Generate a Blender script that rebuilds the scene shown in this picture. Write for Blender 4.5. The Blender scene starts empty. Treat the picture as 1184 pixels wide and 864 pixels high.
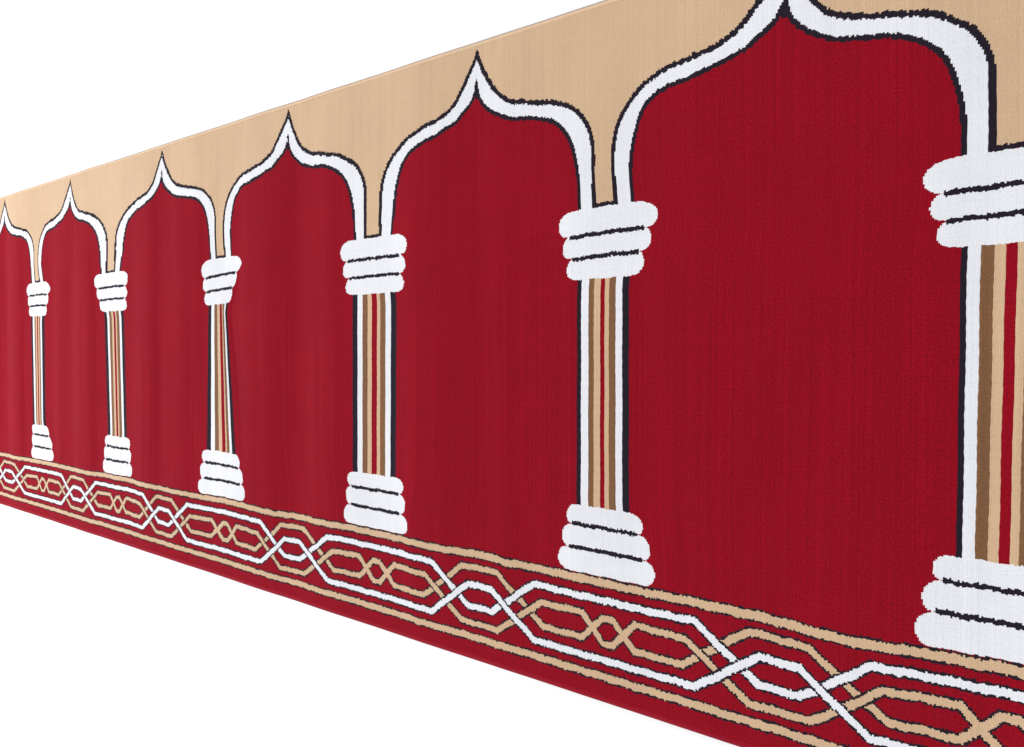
import bpy, math, random
import numpy as np
random.seed(4); rng = np.random.default_rng(7)
scene = bpy.context.scene
col = scene.collection

# ------------------------------------------------------------------ sizes (metres)
PITCH = 0.594           # distance from column to column
WID = 1.2               # width of the carpet (upright here)
VK = WID / 0.6532
K0, K1 = -3.45, 5.72    # carpet length in pitches
F, XV, YV = 880.0, -540.0, 405.0
PHI = math.atan(1132.0 / 880.0)
CAM_D, CAM_X, CAM_Z = WID * math.cos(PHI) / 0.6532, 3.060, 0.3285 * VK
def Z(v): return (0.3285 - np.asarray(v, float)) * VK
def XW(px):             # where on the carpet's length a point at this column of a photo stands
    depth = 1616.7 / (np.asarray(px, float) - XV)
    return CAM_X + (CAM_D * math.sin(PHI) - depth) / math.cos(PHI)

# ------------------------------------------------------------------ materials
def mat(name, rgb, rough=0.92, sheen=0.25, streak=0.10, speck=0.16, bump=0.5, tint=None, spec=.15, rows=.018):
    m = bpy.data.materials.new(name); m.use_nodes = True
    nt = m.node_tree; N = nt.nodes; L = nt.links
    b = N['Principled BSDF']
    b.inputs['Roughness'].default_value = rough
    b.inputs['Specular IOR Level'].default_value = spec
    b.inputs['Sheen Weight'].default_value = sheen
    b.inputs['Sheen Roughness'].default_value = 0.55
    if tint: b.inputs['Sheen Tint'].default_value = (*tint, 1)
    uv = N.new('ShaderNodeUVMap'); uv.uv_map = 'weave'
    def noise(sx, sy, detail, rough=0.6):
        mp = N.new('ShaderNodeMapping'); mp.inputs['Scale'].default_value = (sx, sy, 1)
        L.new(uv.outputs[0], mp.inputs[0])
        n = N.new('ShaderNodeTexNoise'); n.inputs['Scale'].default_value = 1.0
        n.inputs['Detail'].default_value = detail; n.inputs['Roughness'].default_value = rough
        L.new(mp.outputs[0], n.inputs['Vector']); return n
    ns = noise(260, 1.2, 2)       # yarn streaks running with the ribs
    nf = noise(330, 420, 1)       # single tufts
    nw = noise(6, 300, 1)         # rows across the ribs
    nb = noise(9, 5, 4)           # broad brushing of the pile
    def rng_node(n, amp):
        r = N.new('ShaderNodeMapRange')
        r.inputs['From Min'].default_value = 0.28; r.inputs['From Max'].default_value = 0.72
        r.inputs['To Min'].default_value = 1 - amp; r.inputs['To Max'].default_value = 1 + amp
        L.new(n.outputs['Fac'], r.inputs['Value']); return r
    a, c, d = rng_node(ns, streak), rng_node(nf, speck), rng_node(nb, 0.05)
    m1 = N.new('ShaderNodeMath'); m1.operation = 'MULTIPLY'
    L.new(a.outputs[0], m1.inputs[0]); L.new(c.outputs[0], m1.inputs[1])
    m2 = N.new('ShaderNodeMath'); m2.operation = 'MULTIPLY'
    L.new(m1.outputs[0], m2.inputs[0]); L.new(d.outputs[0], m2.inputs[1])
    e = rng_node(nw, rows); m3 = N.new('ShaderNodeMath'); m3.operation = 'MULTIPLY'
    L.new(m2.outputs[0], m3.inputs[0]); L.new(e.outputs[0], m3.inputs[1])
    vm = N.new('ShaderNodeVectorMath'); vm.operation = 'SCALE'
    vm.inputs[0].default_value = rgb
    L.new(m3.outputs[0], vm.inputs['Scale'])
    L.new(vm.outputs[0], b.inputs['Base Color'])
    if bump:
        nt1 = noise(300, 620, 2)
        bp = N.new('ShaderNodeBump'); bp.inputs['Strength'].default_value = bump
        bp.inputs['Distance'].default_value = 0.0012
        L.new(nt1.outputs['Fac'], bp.inputs['Height']); L.new(bp.outputs[0], b.inputs['Normal'])
    return m

RED, WHITE, BLACK, TAN, BROWN = range(5)
MATS = [mat('red_pile', (0.255, 0.0030, 0.0110), sheen=0.055, tint=(1, .5, .72), spec=.05, streak=.12, speck=.24, rows=.045),
        mat('white_pile', (0.735, 0.737, 0.770), streak=0.035, speck=0.05, sheen=0.15),
        mat('black_pile', (0.0135, 0.0085, 0.016), sheen=0.03),
        mat('tan_pile', (0.575, 0.388, 0.238), streak=0.05, speck=0.07, sheen=0.22),
        mat('brown_pile', (0.195, 0.092, 0.042), sheen=0.06)]
M_HEM_RED = mat('red_binding', (0.265, 0.0045, 0.0165), sheen=0.07, spec=.05, speck=0.1, streak=0.05)
M_HEM_TAN = mat('tan_binding', (0.66, 0.465, 0.30), sheen=0.15, speck=0.06, streak=0.05)
M_BACK = mat('jute_backing', (0.36, 0.25, 0.22), sheen=0.0)

# ------------------------------------------------------------------ how the cloth lies: woven distortion and shallow folds
KNOT_V = np.array([-0.17, -0.12, -0.055, 0.14, 0.185])
KNOT_Z = Z(KNOT_V)[::-1]                       # ascending
CPX = {0: (41.5, 44.1, 43.2, 45.1, 48.6), 1: (128.5, 127.2, 132.2, 135.6, 135.2), 2: (253.7, 255.5, 255.5, 259, 259),
       3: (431.6, 430.2, 432.8, 432.5, 432.8), 4: (697.5, 701, 696.4, 696.1, 698.8), 5: (1172, 1171, 1170, 1161.5, 1162)}
CSC = {0: (.79, .96, .86, .82, .92), 1: (1.30, 1.06, 1.03, 1.0, .93), 2: (.86, .88, .97, 1.30, 1.24),
       3: (1.10, .98, 1.12, 1.10, .98), 4: (.88, .905, .86, .87, .915), 5: (.92, .91, .98, .93, .97)}
CSR = {2: (.86, .88, .41, .78, .93)}      # right half, where a fold turns it away
TILT = {0: 0.0, 1: .0005, 2: .0026, 3: .0010, 4: .0017, 5: .0010}
TIPS = {-1: 5.1, 0: 81.0, 1: 186.7, 2: 333.0, 3: 550.9, 4: 908.0}      # where the arch points fall
F_TIP = (.5055 - .2) / .6
LIFT = {5: (.001, .002, .006, .003, .0025)}          # the nearest column is woven a little higher
def col_center(k, z):
    c = (XW(CPX[k])[::-1] if k in CPX else np.full(5, k * PITCH))
    return np.interp(z, KNOT_Z, c)
def col_scale(k, z, right=False):
    d = CSR if right and k in CSR else CSC
    s = np.array(d[k][::-1] if k in d else (1.,) * 5)
    return np.interp(z, KNOT_Z, s)
WAVE = np.array([(-300, .2195), (0, .2230), (46, .2213), (99, .2205), (150, .2190), (180, .2208), (240, .2203), (279, .2178), (315, .2200),
    (390, .2176), (470, .218), (522, .2177), (565, .2156), (586, .2184), (639, .2177), (690, .2178), (753, .2176),
    (816, .2167), (880, .2170), (940, .2206), (984, .2211), (1075, .2181), (1184, .2162), (1500, .2185)])
WAVE_X, WAVE_D = XW(np.maximum(WAVE[:, 0], -300)), -(WAVE[:, 1] - .2185) * VK
def warp(u, z):
    """canonical place on the weave -> where it lies on the cloth (x, z)"""
    u = np.asarray(u, float); z = np.asarray(z, float)
    kf = np.clip(np.floor(u / PITCH).astype(int), -4, 5)
    x = np.empty_like(u); R = 0.2 * PITCH
    dz = np.zeros_like(u)
    for k in np.unique(kf):
        m = kf == k; zz = z[m]; t = u[m] - k * PITCH
        c0, c1 = col_center(k, zz), col_center(k + 1, zz)
        r0, r1 = R * col_scale(k, zz, True), R * col_scale(k + 1, zz)
        a, b = c0 + r0, c1 - r1
        f = np.clip((t - R) / (PITCH - 2 * R), 0, 1)
        g = f
        if k in TIPS:
            gt = np.clip((XW(TIPS[k]) - a) / (b - a), .42, .6)
            gt = F_TIP + (gt - F_TIP) * np.interp(zz, [Z(.2), Z(-.15)], [.3, 1])
            g = np.where(f < F_TIP, f / F_TIP * gt, gt + (f - F_TIP) / (1 - F_TIP) * (1 - gt))
        mid = a + (b - a) * g
        x[m] = np.where(t < R, c0 + r0 * t / R, np.where(t > PITCH - R, c1 + r1 * (t - PITCH) / R, mid))
        win = np.exp(-((zz - Z(-.10)) / .07) ** 2)
        tl = np.where(t < R, TILT.get(k, 0) * t / R, np.where(t > PITCH - R, TILT.get(k + 1, 0) * (t - PITCH) / R, 0))
        dz[m] += tl * VK * win
    for k, lv in LIFT.items():
        dz += np.interp(z, np.concatenate([[Z(.2127)], KNOT_Z]), (0,) + lv[::-1]) * VK * np.clip(1.9 - np.abs(u / PITCH - k) / .18, 0, 1)
    dz += np.interp(x, WAVE_X, WAVE_D) * np.interp(z, [0, Z(.315), Z(.29), Z(.235), Z(.2), Z(.15)], [0, .12, .25, .8, 1, 0])
    # small unevenness of a machine weave
    x = x + 0.0003 * np.sin(z * 41 + u * 31) + 0.00018 * np.sin(z * 173 + u * 83 + 1.3) + 0.00025 * np.sin(z * 390 + u * 200)
    dz += 0.0006 * np.sin(u * 120 + z * 20) + 0.0004 * np.sin(u * 37 + 2) * (z < .4)
    zz = z + dz
    return x + (x - CAM_X) * fold(x, zz) / CAM_D, zz     # cloth gathered a little in each fold
# slope of the cloth along its length (+ leans toward the left), by where the folds are seen
FOLD = [(-140,.08),(-110,-.08),(-70,.09),(-40,-.1),(-12,.1),(3,-.08),(14,.13),(26,-.15),(40,.02),(52,-.06),(67,.13),(76,-.03),(90,.15),(111,-.14),(128,.05),(140,-.04),
        (162,.13),(182,-.11),(192,.09),(222,-.07),(250,.03),(281,.11),(305,-.02),(327,-.17),(345,.03),(362,.11),(392,-.08),(430,0),(462,.10),(500,-.02),(533,-.09),(560,.03),
        (592,-.08),(640,.05),(700,0),(770,.04),(860,-.035),(960,.03),(1060,-.03),(1184,.03),(1400,0)]
FX = np.linspace(-2.6, 4.2, 3400)
_p = np.array(FOLD); _kx = XW(_p[:, 0])
_s = np.interp(FX, _kx, _p[:, 1], left=0, right=0)
_s += np.where(FX < _kx[0], .09 * np.sin(FX * 2 * np.pi / .21), 0)
def gauss(a, sig):
    t = np.arange(-int(4 * sig), int(4 * sig) + 1); g = np.exp(-.5 * (t / sig) ** 2); g /= g.sum()
    return np.convolve(np.pad(a, len(t) // 2, mode='edge'), g, 'valid')
_s = 1.9 * gauss(_s, 13); _h = np.cumsum(_s) * (FX[1] - FX[0]); FH = np.clip(_h - gauss(_h, 55), -.009, .009)
def fold(x, z):
    """shallow vertical folds, toward the viewer (-y)"""
    sway = 0.012 * np.sin(z * 2.3 + x * 1.7)
    h = np.interp(x + sway, FX, FH) + .0004 * np.sin(x * 2 * np.pi / .083 + z * 2.5)
    return -h * np.interp(z, [0, .12, .3, .85, 1.05, 1.2], [.12, .5, 1, .9, .6, .15])

# ------------------------------------------------------------------ the woven design, one repeat between two columns (s 0..1)
OB = [(.043,-.1335),(.039,-.1609),(.038,-.1857),(.051,-.2033),(.072,-.2156),(.101,-.2256),(.142,-.2358),(.177,-.2420),(.217,-.2473),(.271,-.2511),(.336,-.2547),(.375,-.2602),(.409,-.2674),(.431,-.2770),(.459,-.2894),(.486,-.3016),(.502,-.3087),(.508,-.3140),(.522,-.3038),(.539,-.2923),(.564,-.2803),(.589,-.2691),(.625,-.2594),(.668,-.2533),(.715,-.2506),(.771,-.2465),(.817,-.2439),(.856,-.2400),(.889,-.2337),(.922,-.2255),(.943,-.2161),(.959,-.2042),(.966,-.1909),(.966,-.1716),(.964,-.1518),(.964,-.1335)]
IB = [(.107,-.128),(.107,-.1586),(.111,-.1779),(.120,-.1906),(.135,-.2045),(.153,-.2165),(.190,-.2260),(.225,-.2317),(.271,-.2343),(.318,-.2371),(.364,-.2425),(.412,-.2463),(.437,-.2533),(.459,-.2584),(.480,-.2636),(.495,-.2702),(.503,-.2773),(.505,-.2825),(.507,-.2753),(.518,-.2655),(.542,-.2558),(.586,-.2456),(.635,-.2386),(.689,-.2352),(.741,-.2330),(.782,-.2300),(.826,-.2244),(.851,-.2184),(.873,-.2102),(.889,-.2005),(.901,-.1886),(.912,-.1700),(.915,-.1525),(.915,-.128)]
def unwarp_s(s):
    if s < .226: return s / 1.13 if s < .2 else np.interp(s, [.2, .5], [.2 / 1.13, .5])
    if s > .83: return 1 - (1 - s) / .86
    return float(np.interp(s, [.226, .5, .83], [.2, .5, 1 - .17 / .86]))
def canon(p): return [(np.interp(s, [0, .2, .5, .83, 1], [0, .2 / 1.08, .5, 1 - .17 / .87, 1]) * PITCH, float(Z(v))) for s, v in p]
def smooth(p, n=2):
    """Chaikin rounding of an open line, the cusp kept"""
    top = max(range(len(p)), key=lambda i: p[i][1])
    def ch(q):
        for _ in range(n):
            r = [q[0]]
            for a, b in zip(q, q[1:]):
                r += [(.75*a[0]+.25*b[0], .75*a[1]+.25*b[1]), (.25*a[0]+.75*b[0], .25*a[1]+.75*b[1])]
            q = r + [q[-1]]
        return q
    return ch(p[:top+1]) + ch(p[top:])[1:]
OBL, IBL = smooth(canon(OB)), smooth(canon(IB))

def stroke(p, w):
    p = np.array(p); n = len(p)
    d = np.diff(p, axis=0); d /= np.linalg.norm(d, axis=1)[:, None] + 1e-12
    nrm = np.stack([-d[:, 1], d[:, 0]], 1)
    L, R = [], []
    for i in range(n):
        if i == 0: m = nrm[0]
        elif i == n - 1: m = nrm[-1]
        else:
            m = nrm[i-1] + nrm[i]; m = m / (np.linalg.norm(m) + 1e-9)
            m = m / max(.45, float(m @ nrm[i]))
        L.append(p[i] + m * w / 2); R.append(p[i] - m * w / 2)
    return [tuple(q) for q in L + R[::-1]]
def ringshape(cx, half, ztop, zbot, top_half=None, bot_half=None, n=9):
    """one rounded roll of a capital: flat top and bottom, bulging round ends"""
    th = top_half or half * .72; bh = bot_half or half * .80
    zm = zbot + (ztop - zbot) * .45; P = []
    for i in range(n + 1):     # right end, from the bottom up
        a = -math.pi/2 + math.pi * i / n
        zz = zm + (math.sin(a) * ((ztop - zm) if a > 0 else (zm - zbot)))
        b = th if a > 0 else bh
        P.append((cx + b + (half - b) * math.cos(a) ** .8 if abs(math.cos(a)) > 1e-6 else cx + b, zz))
    return P + [(2 * cx - x, z) for x, z in P[::-1]]

# ---- the canvas: one row of colour/part codes per rib
RIB_NEAR, RIB_FINE, RIB_COARSE = 0.0025, 0.0030, 0.0042
edges = [K0 * PITCH]
while edges[-1] < K1 * PITCH:
    edges.append(edges[-1] + (RIB_COARSE if edges[-1] < 1.35 * PITCH else RIB_FINE if edges[-1] < 3.2 * PITCH else RIB_NEAR))
edges = np.array(edges); ribs = (edges[:-1] + edges[1:]) / 2; NR = len(ribs)
DZ = 0.0005; NZ = int(round(WID / DZ))
canvas = np.zeros((NR, NZ), np.int32)
parts = {}
def pid(key):
    return parts.setdefault(key, len(parts))
def block_noise():
    o = []
    while len(o) < NR:
        o += [rng.normal()] * int(rng.integers(1, 4))
    return np.array(o[:NR])
def tooth(a=0.0011): return a * (0.85 * np.clip(rng.normal(size=NR), -1.8, 1.8) + 0.35 * block_noise())
def paint(poly, part, m, jit=0.0011, ushift=0.0):
    P = np.array(poly); code = pid(part) * 8 + m
    i0, i1 = np.searchsorted(ribs, [P[:, 0].min() - .001, P[:, 0].max() + .001])
    if i0 >= i1: return
    ja, jb = tooth(jit), tooth(jit)
    Q = np.roll(P, -1, axis=0); x0, z0, x1, z1 = P[:, 0], P[:, 1], Q[:, 0], Q[:, 1]
    for i in range(i0, min(i1, NR)):
        u = ribs[i] + ushift
        h = (x0 <= u) != (x1 <= u)
        if not h.any(): continue
        zc = np.sort(z0[h] + (u - x0[h]) / (x1[h] - x0[h]) * (z1[h] - z0[h]))
        for a, b in zip(zc[::2], zc[1::2]):
            canvas[i, max(0, int(round((a + ja[i]) / DZ))):max(0, int(round((b + jb[i]) / DZ)))] = code
def band(u0, u1, za, zb, part, m, jit=0.0011):
    paint([(u0, za), (u1, za), (u1, zb), (u0, zb)], part, m, jit)

bays = list(range(-4, 6)); columns = list(range(-3, 6))
# red panels, tan ground above, border below
for k in bays: band(k * PITCH, (k + 1) * PITCH, -.01, WID + .01, ('arch_panel', k), RED, 0)
band(edges[0], edges[-1], float(Z(-.136)), WID + .01, ('spandrel', 0), TAN, 0)
Z_ST = float(Z(.2185))
for k in bays:
    o = k * PITCH
    sh = lambda p: [(a + o, b) for a, b in p]
    paint(sh(IBL + [(IBL[-1][0], float(Z(-.12))), (IBL[0][0], float(Z(-.12)))]), ('arch_panel', k), RED)
    key = ('arch', k)
    paint(sh(OBL + IBL[::-1]), key, WHITE, .0004)
    paint(stroke(sh(OBL), .0092), key, BLACK, .0013)
    for a, b, w_ in ((-.2845, -.2675, .0056), (-.2752, -.266, .0100), (-.3150, -.3085, .0050)):
        paint(stroke(sh([(.5055 * PITCH, float(Z(a))), (.5055 * PITCH + 1e-5, float(Z(b)))]), w_), key, BLACK, 0)
    paint(stroke(sh(IBL), .0081), key, BLACK, .0011)
for k in columns:
    o = k * PITCH; U = PITCH
    key = ('column', k)
    band(o - .050 * U, o + .048 * U, float(Z(-.1338)), float(Z(-.1382)), ('arch', k), BLACK, .001)
    zt, zb = float(Z(-.073)), float(Z(.156))
    ol, orr = {5: (.097, .100), 4: (.102, .101), 3: (.107, .103), 2: (.110, .113), 1: (.107, .106), 0: (.112, .118)}.get(k, (.11, .11))
    for a, b, m in ((-ol, -.081, BLACK), (.076, orr, BLACK), (-.083, -.056, WHITE), (.051, .077, WHITE), (-.056, -.032, BROWN), (.027, .051, BROWN),
                    (-.032, -.0105, TAN), (.0105, .027, TAN), (-.0105, .0105, RED)):
        band(o + a * U, o + b * U, zb, zt, key, m, 0)
    ck = ('capital', k)
    L = (-.1345, -.1097, -.0885, -.0675)
    for i, h in enumerate((.183, .165, .147)):
        paint(ringshape(o, h * U, float(Z(L[i])), float(Z(L[i+1])), top_half=(.10 if i == 0 else .135 if i == 1 else .118) * U,
              bot_half=(.142, .125, .10)[i] * U), ck, WHITE, .0006)
    for i in (1, 2):
        zc = float(Z(L[i])); w = (.138, .128)[i-1] * U
        paint(stroke([(o - w, zc - .0012), (o - w*.5, zc), (o, zc + .0004), (o + w*.5, zc + .0002), (o + w, zc - .001)], .0076), ck, BLACK, .0010)
    bk = ('base', k)
    B = (.1482, .1670, .1897, .2130)
    for i, h in enumerate((.143, .161, .176)):
        paint(ringshape(o, h * U, float(Z(B[i])), float(Z(B[i+1])), top_half=(.098, .118, .132)[i] * U, bot_half=(.122, .138, .13)[i] * U), bk, WHITE, .0006)
    for i in (1, 2):
        zc = float(Z(B[i])); w = (.122, .134)[i-1] * U
        paint(stroke([(o - w, zc + .0008), (o, zc), (o + w, zc - .0004)], .0073), bk, BLACK, .0010)
# ---- border
bz = float(Z(.2127))
band(edges[0], edges[-1], -.01, bz, ('border', 0), RED, 0)
def long_stripe(v, half):
    zc = float(Z(v)); b = float(half * VK)
    for m, e in ((BLACK, b + .0032), (TAN, b)):
        band(edges[0], edges[-1], zc - e, zc + e, ('border_stripe', v), m, .0010)
long_stripe(.2185, .0036); long_stripe(.3055, .0034)
def strand(half_pts):
    """(d, v) from the middle of a repeat outward, mirrored, run along the whole carpet"""
    P = []
    for k in bays:
        c = (k + .511) * PITCH
        P += [(c - d * PITCH, float(Z(v))) for d, v in half_pts[::-1]] + [(c + d * PITCH, float(Z(v))) for d, v in half_pts]
    return [p for i, p in enumerate(P) if i == 0 or p[0] > P[i-1][0] + 1e-6]
SA = strand([(.050, .2737), (.2185, .2347), (.48, .2347)])
SB = strand([(.050, .2512), (.2185, .2900), (.48, .2900)])
T1 = strand([(.0765, .2908), (.246, .2515), (.405, .2500), (.482, .2748)])
T2 = strand([(.0765, .2328), (.256, .2745), (.405, .2738), (.482, .2513)])
def weave_strand(S, part, m, w, ol=.0033):
    paint(stroke(S, w + 2 * ol), part, BLACK, .0009); paint(stroke(S, w), part, m, .0010)
tb, wb = ('tan_braid', 0), ('white_braid', 0)
weave_strand(T2, tb, TAN, .0107); weave_strand(T1, tb, TAN, .0107)
for k in bays:        # where the two tan strands meet below a column they fuse
    for sg in (-1, 1):
        c = (k + .511) * PITCH
        for a, b in (((.425, .2676), (.468, .2556)), ((.425, .2566), (.468, .2700))):
            paint(stroke([(c + sg * a[0] * PITCH, float(Z(a[1]))), (c + sg * b[0] * PITCH, float(Z(b[1])))], .0105), tb, TAN, .0008)
weave_strand(SA, wb, WHITE, .0114); weave_strand(SB, wb, WHITE, .0114)

GZ = 16     # every rib bends at the same heights, so neighbours never gape
def on_grid(u, z):
    g = GZ * DZ; a = np.floor(z / g + 1e-6) * g; t = (z - a) / g
    x0, z0 = warp(u, a); x1, z1 = warp(u, a + g)
    x, zz = x0 + (x1 - x0) * t, z0 + (z1 - z0) * t
    return x, zz, fold(x0, z0) * (1 - t) + fold(x1, z1) * t
# ------------------------------------------------------------------ cut the canvas into ribs of pile, one mesh per part
acc = {p: [] for p in parts.values()}   # (rib, za, zb, mat)
for i in range(NR):
    row = canvas[i]; cut = np.flatnonzero(np.diff(row)) + 1
    st = np.concatenate([[0], cut]); en = np.concatenate([cut, [NZ]])
    for a, b in zip(st, en):
        c = int(row[a]); q = [a] + list(range((a // GZ + 1) * GZ, b, GZ)) + [b]
        for j in range(len(q) - 1): acc[c >> 3].append((i, q[j] * DZ, q[j+1] * DZ, c & 7))
rib_h = 0.00005 * rng.normal(size=NR); valley = 0.00044 + 0.00014 * rng.random(NR + 1)

def link_mesh(name, V, Q, mi, uvs, mats, parent=None):
    me = bpy.data.meshes.new(name)
    me.vertices.add(len(V)); me.vertices.foreach_set('co', V.astype(np.float32).ravel())
    me.loops.add(Q.size); me.loops.foreach_set('vertex_index', Q.astype(np.int32).ravel())
    me.polygons.add(len(Q)); me.polygons.foreach_set('loop_start', np.arange(0, Q.size, 4, dtype=np.int32))
    me.polygons.foreach_set('material_index', np.asarray(mi, np.int32))
    me.polygons.foreach_set('use_smooth', np.ones(len(Q), bool))
    ul = me.uv_layers.new(name='weave'); ul.data.foreach_set('uv', uvs[Q.ravel()].astype(np.float32).ravel())
    for m in mats: me.materials.append(m)
    me.update(); me.validate()
    o = bpy.data.objects.new(name, me); col.objects.link(o)
    if parent: o.parent = parent
    return o
def rib_mesh(name, rows, parent):
    A = np.array(rows); r = A[:, 0].astype(int); za, zb, mm = A[:, 1], A[:, 2], A[:, 3].astype(int)
    n = len(A); us = [edges[r], ribs[r], edges[r + 1]]
    V = np.empty((n, 6, 3)); T = np.empty((n, 6, 2))
    for j, u in enumerate(us):
        for e, z in enumerate((za, zb)):
            x, zz, y = on_grid(u, z)
            y = y - rib_h[r]
            if j != 1: y = y + valley[r + j // 2] + rib_h[r]
            # roll the pile back where it meets the bound edges
            ed = np.minimum(z, WID - z); y = y + 0.003 * np.clip(1 - ed / .006, 0, 1) ** 2
            V[:, 2*j+e] = np.stack([x, y, zz], 1); T[:, 2*j+e] = np.stack([u, z], 1)
    base = (np.arange(n) * 6)[:, None]
    Q = np.concatenate([base + np.array([0, 2, 3, 1]), base + np.array([2, 4, 5, 3])])
    used = sorted(set(mm.tolist())); remap = np.zeros(8, int)
    for t, u in enumerate(used): remap[u] = t
    return link_mesh(name, V.reshape(-1, 3), Q, np.concatenate([remap[mm]] * 2), T.reshape(-1, 2), [MATS[u] for u in used], parent)

root = bpy.data.objects.new('prayer_carpet', None); col.objects.link(root)
root['label'] = 'long red prayer carpet with a row of woven white arches, striped columns and braided border'
root['category'] = 'carpet'
made = {}
def want(key): return key in parts and len(acc[parts[key]]) > 0
for k in bays:
    for nm in ('arch_panel', 'arch'):
        if want((nm, k)): made[nm, k] = rib_mesh(nm, acc[parts[nm, k]], root)
for k in columns:
    if want(('column', k)):
        c = rib_mesh('column', acc[parts['column', k]], root)
        for nm in ('capital', 'base'):
            if want((nm, k)): rib_mesh(nm, acc[parts[nm, k]], c)
rib_mesh('spandrel', acc[parts['spandrel', 0]], root)
border = rib_mesh('border', acc[parts['border', 0]], root)
rib_mesh('white_braid', acc[parts['white_braid', 0]], border)
rib_mesh('tan_braid', acc[parts['tan_braid', 0]], border)
for v in (.2185, .3055): rib_mesh('border_stripe', acc[parts['border_stripe', v]], border)

# ---- bound edges and backing, swept along the carpet on the same folds
US = np.linspace(edges[0], edges[-1], 900)
def sweep(name, prof, z_at, m, closed, stitch=0.0):
    """prof: (dy, dz) points round the section; z_at: the edge the section rides on"""
    n = len(prof); V = []; T = []
    for i, u in enumerate(US):
        x, _ = warp(np.array([u]), np.array([z_at])); x = float(x[0]); f = float(fold(np.array([x]), np.array([z_at]))[0])
        s = 1 + stitch * math.sin(i * 2.4)
        for dy, dz in prof:
            V.append((x, f + dy, z_at + dz * s)); T.append((u, z_at + dz * 1.0 + dy))
    Q = []
    for i in range(len(US) - 1):
        for j in range(n if closed else n - 1):
            a, b = i * n + j, i * n + (j + 1) % n
            Q.append((a, a + n, b + n, b))
    return link_mesh(name, np.array(V), np.array(Q), np.zeros(len(Q)), np.array(T), [m], root)
def tube(r_y, r_z, cy, cz, n=12):
    return [(cy + r_y * math.cos(2*math.pi*i/n), cz + r_z * math.sin(2*math.pi*i/n)) for i in range(n)]
sweep('edge_binding', tube(.0036, .0040, .0035, -.0008), WID, M_HEM_TAN, True)
sweep('edge_binding', tube(.0048, .0068, .0042, .0045), 0.0, M_HEM_RED, True)
# backing: thin woven sheet behind the pile, showing as a fine line past the upper edge
n = 14; V = []; T = []
zs = np.linspace(-.003, WID + .0064, n)
for u in US:
    x, _ = warp(np.full(n, u), np.clip(zs, 0, WID)); f = fold(x, zs)
    for j in range(n): V.append((x[j], f[j] + .0058, zs[j])); T.append((u, zs[j]))
    for j in range(n - 1, -1, -1): V.append((x[j], f[j] + .0082, zs[j])); T.append((u, zs[j]))
Q = []; m2 = 2 * n
for i in range(len(US) - 1):
    for j in range(m2):
        a, b = i * m2 + j, i * m2 + (j + 1) % m2
        Q.append((a, a + m2, b + m2, b))
link_mesh('backing', np.array(V), np.array(Q), np.zeros(len(Q)), np.array(T), [M_BACK], root)

# ------------------------------------------------------------------ plain white backdrop
bm_ = bpy.data.materials.new('white_backdrop'); bm_.use_nodes = True
nt = bm_.node_tree; b = nt.nodes['Principled BSDF']
b.inputs['Roughness'].default_value = .95; b.inputs['Specular IOR Level'].default_value = 0.0
tc = nt.nodes.new('ShaderNodeTexCoord'); nn = nt.nodes.new('ShaderNodeTexNoise'); nn.inputs['Scale'].default_value = 3
nt.links.new(tc.outputs['Object'], nn.inputs['Vector'])
rp = nt.nodes.new('ShaderNodeValToRGB'); rp.color_ramp.elements[0].color = (.965, .965, .965, 1); rp.color_ramp.elements[1].color = (.98, .98, .98, 1)
nt.links.new(nn.outputs['Fac'], rp.inputs[0]); nt.links.new(rp.outputs[0], b.inputs['Base Color'])
me = bpy.data.meshes.new('backdrop')
me.from_pydata([(-14, .0215, -4), (9, .0215, -4), (9, .0215, 6), (-14, .0215, 6)], [], [(0, 1, 2, 3)])
me.materials.append(bm_); bd = bpy.data.objects.new('backdrop', me); col.objects.link(bd); bd['kind'] = 'structure'

# ------------------------------------------------------------------ light: soft even room light and one big soft lamp to the left
w = bpy.data.worlds.new('World'); scene.world = w; w.use_nodes = True
w.node_tree.nodes['Background'].inputs[0].default_value = (.965, .985, 1.0, 1)
w.node_tree.nodes['Background'].inputs[1].default_value = 0.99
def area(name, loc, target, size, power, color):
    l = bpy.data.lights.new(name, 'AREA'); l.shape = 'DISK'; l.size = size; l.energy = power; l.color = color
    o = bpy.data.objects.new(name, l); col.objects.link(o); o.location = loc
    d = np.array(target) - np.array(loc)
    from mathutils import Vector
    o.rotation_euler = Vector(d).to_track_quat('-Z', 'Y').to_euler()
    return o
area('soft_lamp', (-2.4, -3.0, 0.7), (0.9, 0, .6), 1.6, 125, (1, .985, .985))

# ------------------------------------------------------------------ camera
cam = bpy.data.cameras.new('camera'); co = bpy.data.objects.new('camera', cam); col.objects.link(co)
cam.sensor_width = 36; cam.lens = F / 1184 * 36; cam.shift_y = -27 / 1184
cam.clip_start = .02; cam.clip_end = 100
co.location = (CAM_X, -CAM_D, CAM_Z); co.rotation_euler = (math.pi / 2, 0, math.pi / 2 - PHI)
scene.camera = co
scene.view_settings.view_transform = 'Standard'; scene.view_settings.look = 'None'
scene.view_settings.exposure = 0; scene.view_settings.gamma = 1
